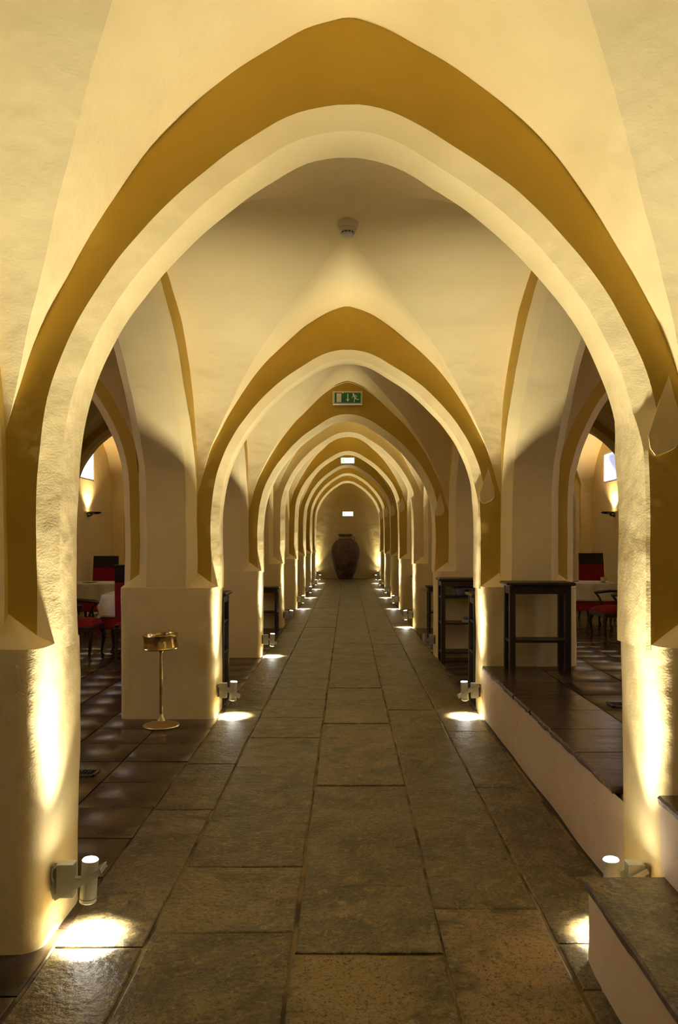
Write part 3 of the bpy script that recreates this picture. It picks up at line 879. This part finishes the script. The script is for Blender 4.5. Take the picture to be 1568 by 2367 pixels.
# ------------------------------------------------------------------ standing ashtray
e = empty('ashtray_stand', (-1.46, 6.16, 0.0)); tag(e, 'brass standing ashtray with a round drum top beside the second left pier', 'ashtray')
t = MB(); t.lathe([(0.0, 0.0), (0.138, 0.0), (0.142, 0.006), (0.138, 0.014), (0.10, 0.026), (0.06, 0.036), (0.035, 0.045), (0.0, 0.046)], 40)
t.build('base', M['brassbase'], parent=e)
t = MB(); t.lathe([(0.036, 0.040), (0.030, 0.055), (0.019, 0.075), (0.015, 0.095), (0.0, 0.096)], 24); t.build('collar', M['brassbase'], parent=e)
t = MB(); t.tube([(0, 0, 0.085), (0, 0, 0.60)], 0.0125, n=18); t.build('pole', M['brass'], parent=e)
t = MB(); t.lathe([(0.0, 0.575), (0.013, 0.575), (0.022, 0.59), (0.024, 0.605), (0.0, 0.606)], 18); t.build('socket', M['brass'], parent=e)
dr = empty('drum_pivot', (0, 0, 0.60)); dr.parent = e
t = MB(); t.lathe([(0.0, 0.0), (0.128, 0.0), (0.137, 0.004), (0.140, 0.010), (0.134, 0.016), (0.130, 0.05), (0.131, 0.09), (0.137, 0.104), (0.141, 0.112), (0.138, 0.118), (0.132, 0.117), (0.127, 0.105), (0.126, 0.096), (0.0, 0.094)], 56)
o = t.build('drum', M['brass'], parent=e, loc=(0, 0, 0.602)); o.rotation_euler = (0, math.radians(-2.6), 0)
t = MB(); t.lathe([(0.0, 0.100), (0.09, 0.099), (0.126, 0.097), (0.126, 0.094), (0.0, 0.094)], 40)
o = t.build('sand', M['sand'], parent=e, loc=(0, 0, 0.602)); o.rotation_euler = (0, math.radians(-2.6), 0)
bpy.data.objects.remove(dr)

# ------------------------------------------------------------------ side tables and shelf units
def top_mesh(w_, d_, z, th, ov=0.0):
    t = MB()
    x, y = w_ / 2 + ov, d_ / 2 + ov
    c = 0.012
    vs = []
    for (i, zz) in ((0.012, z - th), (0.0, z - th + 0.008), (0.0, z - 0.008), (0.010, z)):
        for sx, sy in ((-1, -1), (1, -1), (1, 1), (-1, 1)):
            vs.append((sx * (x - i), sy * (y - i), zz))
    fs = [(3, 2, 1, 0), (12, 13, 14, 15)] + [(r * 4 + k, r * 4 + (k + 1) % 4, (r + 1) * 4 + (k + 1) % 4, (r + 1) * 4 + k) for r in range(3) for k in range(4)]
    t.add(vs, fs); return t
def stand(name, w_, d_, h_, shelves, label, cat, loc, group, sides=True, leg=0.042, rz=0.0):
    e = empty(name, loc, rz); tag(e, label, cat, group)
    top_mesh(w_, d_, h_, 0.03, 0.028).build('top', M['wood'], parent=e, smooth=False)
    t = MB()
    X, Y = w_ / 2, d_ / 2
    t.box(-X + leg, X - leg, -Y + 0.004, -Y + 0.024, h_ - 0.092, h_ - 0.030); t.box(-X + leg, X - leg, Y - 0.024, Y - 0.004, h_ - 0.092, h_ - 0.030)
    t.box(-X + 0.004, -X + 0.024, -Y + leg, Y - leg, h_ - 0.092, h_ - 0.030); t.box(X - 0.024, X - 0.004, -Y + leg, Y - leg, h_ - 0.092, h_ - 0.030)
    t.build('apron', M['wood'], parent=e, smooth=False)
    for sx in (-1, 1):
        for sy in (-1, 1):
            t = MB(); t.box(min(sx * X, sx * (X - leg)), max(sx * X, sx * (X - leg)), min(sy * Y, sy * (Y - leg)), max(sy * Y, sy * (Y - leg)), 0.0, h_ - 0.03)
            t.build('leg', M['wood'], parent=e, smooth=False, bevel=0.002)
    for z in shelves:
        t = MB(); t.box(-X + 0.006, X - 0.006, -Y + leg * 0.25, Y - leg * 0.25, z - 0.020, z); t.build('shelf', M['wood'], parent=e, smooth=False, bevel=0.003)
    return e
G1 = 'dark wooden side tables'
stand('side_table', 0.475, 0.24, 0.70, [0.25], 'dark side table with one low shelf standing on the raised platform', 'table', (1.49, 6.20, PZ), G1, leg=0.045)
stand('side_table', 0.60, 0.26, 0.70, [0.30], 'dark side table with one shelf against the fourth left pier', 'table', (-1.44, 12.88, 0), G1)
stand('side_table', 0.60, 0.26, 0.72, [0.30], 'dark side table almost hidden behind the third right pier', 'table', (1.60, 12.80, 0), G1)
stand('side_table', 0.60, 0.26, 0.72, [0.30], 'dark side table seen as a sliver before the fifth right pier', 'table', (1.66, 16.43, 0), G1)
stand('side_table', 0.60, 0.26, 0.74, [0.30], 'dark side table seen as a sliver before the sixth right pier', 'table', (1.60, 19.75, 0), G1)
stand('side_table', 0.62, 0.26, 0.66, [0.26], 'small dark side table far down the corridor before the last right pier', 'table', (1.60, 26.55, 0), G1)
G2 = 'tall dark shelf stands'
stand('shelf_stand', 0.86, 0.34, 1.0, [0.78, 0.47, 0.12], 'tall dark open shelf stand holding a blue tub and napkins by the third right pier', 'shelf', (1.545, 9.55, 0), G2, leg=0.05)
stand('shelf_stand', 0.80, 0.34, 0.98, [0.72, 0.44, 0.12], 'tall dark shelf stand half hidden behind the second left pier', 'shelf', (-1.515, 7.24, 0), G2, leg=0.05)
stand('shelf_stand', 0.80, 0.34, 0.97, [0.72, 0.44, 0.12], 'tall dark shelf stand almost hidden behind the second right pier', 'shelf', (1.535, 7.24, 0), G2, leg=0.05)
# cutlery tubs under the top of the right shelf stand
e = empty('plastic_tub', (1.50, 9.54, 0.782)); tag(e, 'grey blue plastic tub with rounded pockets on the upper shelf', 'tub')
for k in range(3):
    t = MB()
    x = -0.13 + 0.145 * k
    t.lathe([(0.0, 0.002), (0.035, 0.002), (0.052, 0.018), (0.060, 0.055), (0.064, 0.095), (0.060, 0.095), (0.050, 0.03), (0.0, 0.02)], 24, c=(x, 0, 0))
    t.build('pocket', M['tub'], parent=e)
t = MB(); t.box(-0.21, 0.25, -0.085, -0.06, 0.088, 0.102); t.box(-0.21, 0.25, 0.06, 0.085, 0.088, 0.102); t.box(-0.235, -0.19, -0.085, 0.085, 0.096, 0.104)
t.build('rim', M['tub'], parent=e, smooth=False)
for k, (dx, w_, m, nm, lab) in enumerate(((0.0, 0.20, M['napkin'], 'folded_napkin', 'pale folded napkins at the bottom of the stack on the middle shelf'),
                          (0.010, 0.18, M['tub'], 'folded_napkin', 'dark folded napkin on top of the stack on the middle shelf'))):
    z = 0.472 + 0.03 * k
    t = MB()
    for j in range(3):
        a = rnd.uniform(-0.006, 0.006)
        t.box(-w_ / 2 + a, w_ / 2 + a, -0.08, 0.08, j * 0.009, j * 0.009 + 0.0075)
    o = t.build(nm, m, smooth=False, bevel=0.003, loc=(1.49 + dx, 9.52, z)); tag(o, lab, 'napkin', 'napkins on the shelf stand')

# ------------------------------------------------------------------ dining furniture
def table_set(x, y, rz, half, label, clabel, ulabel, rc=0.30, drop=0.32, udrop=0.45):
    e = empty('dining_table', (x, y, 0), rz); tag(e, label, 'table', 'dining tables')
    t = MB(); t.box(-half, half, -half, half, 0.715, 0.742); t.build('table_top', M['wood'], parent=e, smooth=False)
    for sx in (-1, 1):
        for sy in (-1, 1):
            X, Y = sx * (half - 0.10), sy * (half - 0.10)
            t = MB(); t.tube([(X, Y, 0.715), (X, Y, 0.5), (X * 1.02, Y * 1.02, 0.25), (X * 0.99, Y * 0.99, 0.08), (X * 1.05, Y * 1.05, 0.0)], [0.035, 0.032, 0.024, 0.017, 0.028], n=10)
            t.build('leg', M['wood'], parent=e)
    def cloth(dropmax, zt, off, flare, seed, name):
        R = half + dropmax; N = 44; vs = []
        for i in range(N + 1):
            for j in range(N + 1):
                u = -R + 2 * R * i / N; v = -R + 2 * R * j / N
                cu = max(-half - off, min(half + off, u)); cv = max(-half - off, min(half + off, v))
                eu, ev = abs(u) - half - off, abs(v) - half - off
                eu = max(0, eu); ev = max(0, ev)
                dd = math.hypot(eu, ev)
                sx = 1 if u > 0 else -1; sy = 1 if v > 0 else -1
                fold = 0.016 * math.sin((u * (ev > 0) + v * (eu > 0)) * 24 + seed) * min(1, dd / 0.12)
                X = cu + sx * (eu * flare + (fold if eu > 0 else 0)); Y = cv + sy * (ev * flare + (fold if ev > 0 else 0))
                if eu > 0 and ev > 0:   # corner folds pinch
                    k = min(eu, ev) * 0.35
                    X += sx * k * 0.4; Y += sy * k * 0.4
                vs.append((X, Y, zt - dd * 0.985))
        n1 = N + 1
        fs = [(i * n1 + j, i * n1 + j + 1, (i + 1) * n1 + j + 1, (i + 1) * n1 + j) for i in range(N) for j in range(N)]
        t = MB(); t.add(vs, fs)
        m = M['cloth'] if name == 'white_tablecloth' else M['redcloth']
        o = t.build(name, m, angle=80, loc=(x, y, 0)); o.rotation_euler = (0, 0, rz)
        sm = o.modifiers.new('thick', 'SOLIDIFY'); sm.thickness = 0.003; sm.offset = 1.0
        return o
    tag(cloth(udrop, 0.747, 0.006, 0.05, 1.0, 'red_tablecloth'), ulabel, 'tablecloth', 'red undercloths')
    tag(cloth(drop, 0.752, 0.034, 0.10, 2.3, 'white_tablecloth'), clabel, 'tablecloth', 'white tablecloths')
table_set(-4.12, 13.1, 0.0, 0.46, 'dining table under cloths against the left wall beneath the sconce',
          'white cloth on the left table farther from the camera', 'red undercloth of the left table farther from the camera')
table_set(-2.78, 10.58, 0.10, 0.40, 'dining table partly hidden behind the second left pier',
          'white cloth with a hanging corner beside the second left pier', 'red undercloth with a hanging corner beside the second left pier')
table_set(3.98, 13.3, -0.06, 0.46, 'dining table with a cup in the right aisle',
          'white cloth on the table in the right aisle', 'red undercloth of the table in the right aisle')

def chair(x, y, rz, label, arms=True, s=1.0, h_=1.16):
    """local: faces -y (back at +y)"""
    e = empty('dining_chair', (x, y, 0), rz); tag(e, label, 'chair', 'red and black dining chairs')
    W2 = 0.27
    def shell(z0, z1, yo0, yo1, th):
        t = MB(); vs = []
        for (z, yo) in ((z0, yo0), ((z0 + z1) / 2, (yo0 + yo1) / 2 + 0.004), (z1, yo1)):
            k = W2 - 0.005 + (z - 0.5) * 0.0
            ww = 0.245 + 0.0 * z - 0.018 * (z - 0.5)
            vs += [(-ww, yo, z), (ww, yo, z), (ww, yo + th, z), (-ww, yo + th, z)]
        fs = [(3, 2, 1, 0), (8, 9, 10, 11)] + [(r * 4 + k, r * 4 + (k + 1) % 4, (r + 1) * 4 + (k + 1) % 4, (r + 1) * 4 + k) for r in range(2) for k in range(4)]
        t.add(vs, fs); return t
    zb = h_ - 0.21
    shell(0.50, zb, 0.215, 0.265, 0.05).build('back_cushion', M['velvet'], parent=e, bevel=0.008, smooth=False)
    shell(zb, h_, 0.262, 0.292, 0.054).build('leather_headband', M['leather'], parent=e, bevel=0.008, smooth=False)
    # studs up the edges, each a small dome
    t = MB()
    for sx in (-1, 1):
        for k in range(12):
            z = 0.52 + (h_ - 0.54) * k / 11
            yo = 0.215 + (z - 0.5) * 0.115 + 0.012
            t.tube([(sx * (0.246 - 0.018 * (z - 0.5)), yo, z), (sx * (0.251 - 0.018 * (z - 0.5)), yo, z)], [0.006, 0.003], n=6)
    t.build('studs', M['stud'], parent=e)
    # rounded seat
    t = MB(); N = 12; vs = []
    for i in range(N + 1):
        for j in range(N + 1):
            u = -1 + 2 * i / N; v = -1 + 2 * j / N
            q = (1 - u ** 4) * (1 - v ** 4)
            vs.append((u * 0.265, v * 0.235 - 0.015, 0.425 + 0.075 * q ** 0.5))
    n1 = N + 1
    fs = [(i * n1 + j, (i + 1) * n1 + j, (i + 1) * n1 + j + 1, i * n1 + j + 1) for i in range(N) for j in range(N)]
    t.add(vs, fs); t.box(-0.262, 0.262, -0.247, 0.217, 0.41, 0.43); t.build('seat', M['velvet'], parent=e)
    t = MB(); t.box(-0.272, 0.272, -0.255, 0.235, 0.350, 0.415); t.build('seat_frame', M['wood'], parent=e, smooth=False, bevel=0.006)
    for sx in (-1, 1):
        t = MB(); t.tube([(sx * 0.24, -0.225, 0.36), (sx * 0.262, -0.247, 0.28), (sx * 0.25, -0.235, 0.16), (sx * 0.238, -0.222, 0.05), (sx * 0.255, -0.24, 0.0)], [0.034, 0.030, 0.020, 0.014, 0.022], n=8)
        t.build('leg', M['wood'], parent=e)
        t = MB(); t.tube([(sx * 0.24, 0.21, 0.45), (sx * 0.24, 0.205, 0.3), (sx * 0.24, 0.235, 0.12), (sx * 0.24, 0.275, 0.0)], [0.024, 0.022, 0.018, 0.018], n=8)
        t.build('leg', M['wood'], parent=e)
        if arms:
            t = MB(); t.tube([(sx * 0.275, 0.235, 0.69), (sx * 0.290, 0.08, 0.695), (sx * 0.295, -0.08, 0.680), (sx * 0.292, -0.16, 0.672)], [0.018, 0.022, 0.024, 0.020], n=8)
            t.tube([(sx * 0.292, -0.145, 0.670), (sx * 0.290, -0.09, 0.60), (sx * 0.284, -0.055, 0.50), (sx * 0.272, -0.07, 0.385)], [0.018, 0.015, 0.017, 0.022], n=8)
            t.build('armrest', M['wood'], parent=e)
    return e
chair(-4.60, 14.75, 0.06, 'chair behind the far left table, nearer the wall', arms=False, h_=1.16)
chair(-4.02, 14.95, -0.05, 'chair behind the far left table, closer to the pier', arms=False, h_=1.19)
chair(-3.33, 9.70, PI / 2 + 0.0, 'red seated armchair seen from its side before the left tables')
chair(-2.50, 9.55, PI, 'tall backed chair with studs squeezed behind the second left pier', arms=False, h_=1.17)
chair(4.62, 14.6, 0.05, 'tall backed chair behind the right table near the wall', arms=False, h_=1.22)
chair(3.55, 15.0, 0.75, 'low seen chair back beyond the left corner of the right table', arms=False, h_=0.92)
chair(3.90, 11.55, PI + PI / 2 + 0.1, 'red seated armchair drawn up before the right table')

def cup(x, y, z, label):
    e = empty('coffee_cup', (x, y, z)); tag(e, label, 'cup')
    t = MB(); t.lathe([(0.0, 0.006), (0.022, 0.006), (0.034, 0.016), (0.043, 0.045), (0.047, 0.085), (0.044, 0.085), (0.038, 0.03), (0.0, 0.018)], 24); t.build('bowl', M['china'], parent=e)
    t = MB(); t.tube([(0.044, 0, 0.072), (0.066, 0, 0.068), (0.068, 0, 0.042), (0.040, 0, 0.030)], 0.005, n=8); t.build('handle', M['china'], parent=e)
    t = MB(); t.lathe([(0.0, 0.0), (0.04, 0.0), (0.078, 0.012), (0.075, 0.014), (0.04, 0.006), (0.0, 0.006)], 28)
    o = t.build('saucer', M['china'], loc=(x, y, z)); tag(o, 'white saucer under the cup on the right table', 'saucer')
cup(4.26, 13.12, 0.757, 'white coffee cup on the right table')
def plate(x, y, z, label):
    t = MB(); t.lathe([(0.0, 0.0), (0.07, 0.0), (0.13, 0.014), (0.128, 0.018), (0.07, 0.006), (0.0, 0.006)], 32)
    o = t.build('plate', M['china'], loc=(x, y, z)); tag(o, label, 'plate', 'plates on the tables')
plate(-4.28, 13.08, 0.757, 'white plate on the far left table')
plate(3.86, 13.50, 0.757, 'white plate on the right table')
def fork(x, y, z, a, label, knife=False):
    e = empty('table_knife' if knife else 'fork', (x, y, z), a); tag(e, label, 'cutlery', 'cutlery on the right table')
    t = MB(); t.box(-0.005, 0.005, -0.10, 0.0, 0.001, 0.004); t.build('handle', M['steel'], parent=e, smooth=False)
    t = MB()
    if knife: t.box(-0.008, 0.007, 0.0, 0.11, 0.001, 0.003)
    else:
        t.box(-0.010, 0.010, 0.0, 0.03, 0.001, 0.004)
        for k in range(4): t.box(-0.010 + 0.0058 * k, -0.0075 + 0.0058 * k, 0.03, 0.075, 0.001, 0.004)
    t.build('blade' if knife else 'tines', M['steel'], parent=e, smooth=False)
fork(4.02, 13.05, 0.757, 1.35, 'fork lying left of the cup on the right table')
fork(3.88, 13.02, 0.757, 1.55, 'knife lying left of the cup on the right table', True)

# ------------------------------------------------------------------ wall sconces
def sconce(s, y, z, label, shown=True):
    xw = AISLE[s][2]
    e = empty('wall_sconce', (s * xw, y, z), 0 if s < 0 else PI); tag(e, label, 'lamp', 'wall sconces')
    t = MB(); t.box(0.0, 0.02, -0.035, 0.035, -0.10, -0.01); t.build('wall_plate', M['chrome'], parent=e, bevel=0.004, smooth=False)
    t = MB(); t.tube([(0.01, 0, -0.075), (0.05, 0, -0.07), (0.09, 0, -0.035)], [0.016, 0.018, 0.022], n=10); t.build('arm', M['chrome'], parent=e)
    t = MB(); prof = [(0.0, -0.045), (0.05, -0.04), (0.085, -0.020), (0.098, 0.005), (0.094, 0.006), (0.08, -0.012), (0.05, -0.028), (0.0, -0.033)]
    t.lathe(prof, 28); o = t.build('bowl', M['chrome'], parent=e, loc=(0.14, 0, 0.0)); o.scale = (1.35, 1.0, 1.0)
    t = MB(); t.tube([(0.26, 0, 0.0), (0.285, 0, 0.002)], [0.016, 0.012], n=12); t.build('finial', M['stud'], parent=e)
    t = MB(); t.tube([(0.12, -0.02, -0.012), (0.12, 0.02, -0.012)], 0.012, n=12); t.build('bulb', M['bulb'], parent=e)
    L = bpy.data.lights.new('sconce_light', 'SPOT'); L.energy = SCONCE_W; L.color = (1.0, 0.72, 0.40); L.spot_size = math.radians(125); L.spot_blend = 0.8; L.shadow_soft_size = 0.03
    o = bpy.data.objects.new('sconce_light', L); COL.objects.link(o); o.parent = e; o.location = (0.11, 0, 0.02)
    o.rotation_euler = Vector((0.08, 0, 1)).to_track_quat('-Z', 'Y').to_euler()
sconce(-1, 15.13, EYE + 0.55, 'lit sconce on the left aisle wall below the high window')
sconce(1, 15.33, EYE + 0.56, 'lit sconce on the right aisle wall below the high window')
for s in (-1, 1):  # extra out-of-view sconces, added as warm fill for the near bays
    sd = 'left' if s < 0 else 'right'
    sconce(s, 4.85, EYE + 0.55, 'unseen sconce added for fill light on the %s aisle wall beside the first bay' % sd)
    sconce(s, 8.35, EYE + 0.55, 'unseen sconce added for fill light on the %s aisle wall beside the second bay' % sd)
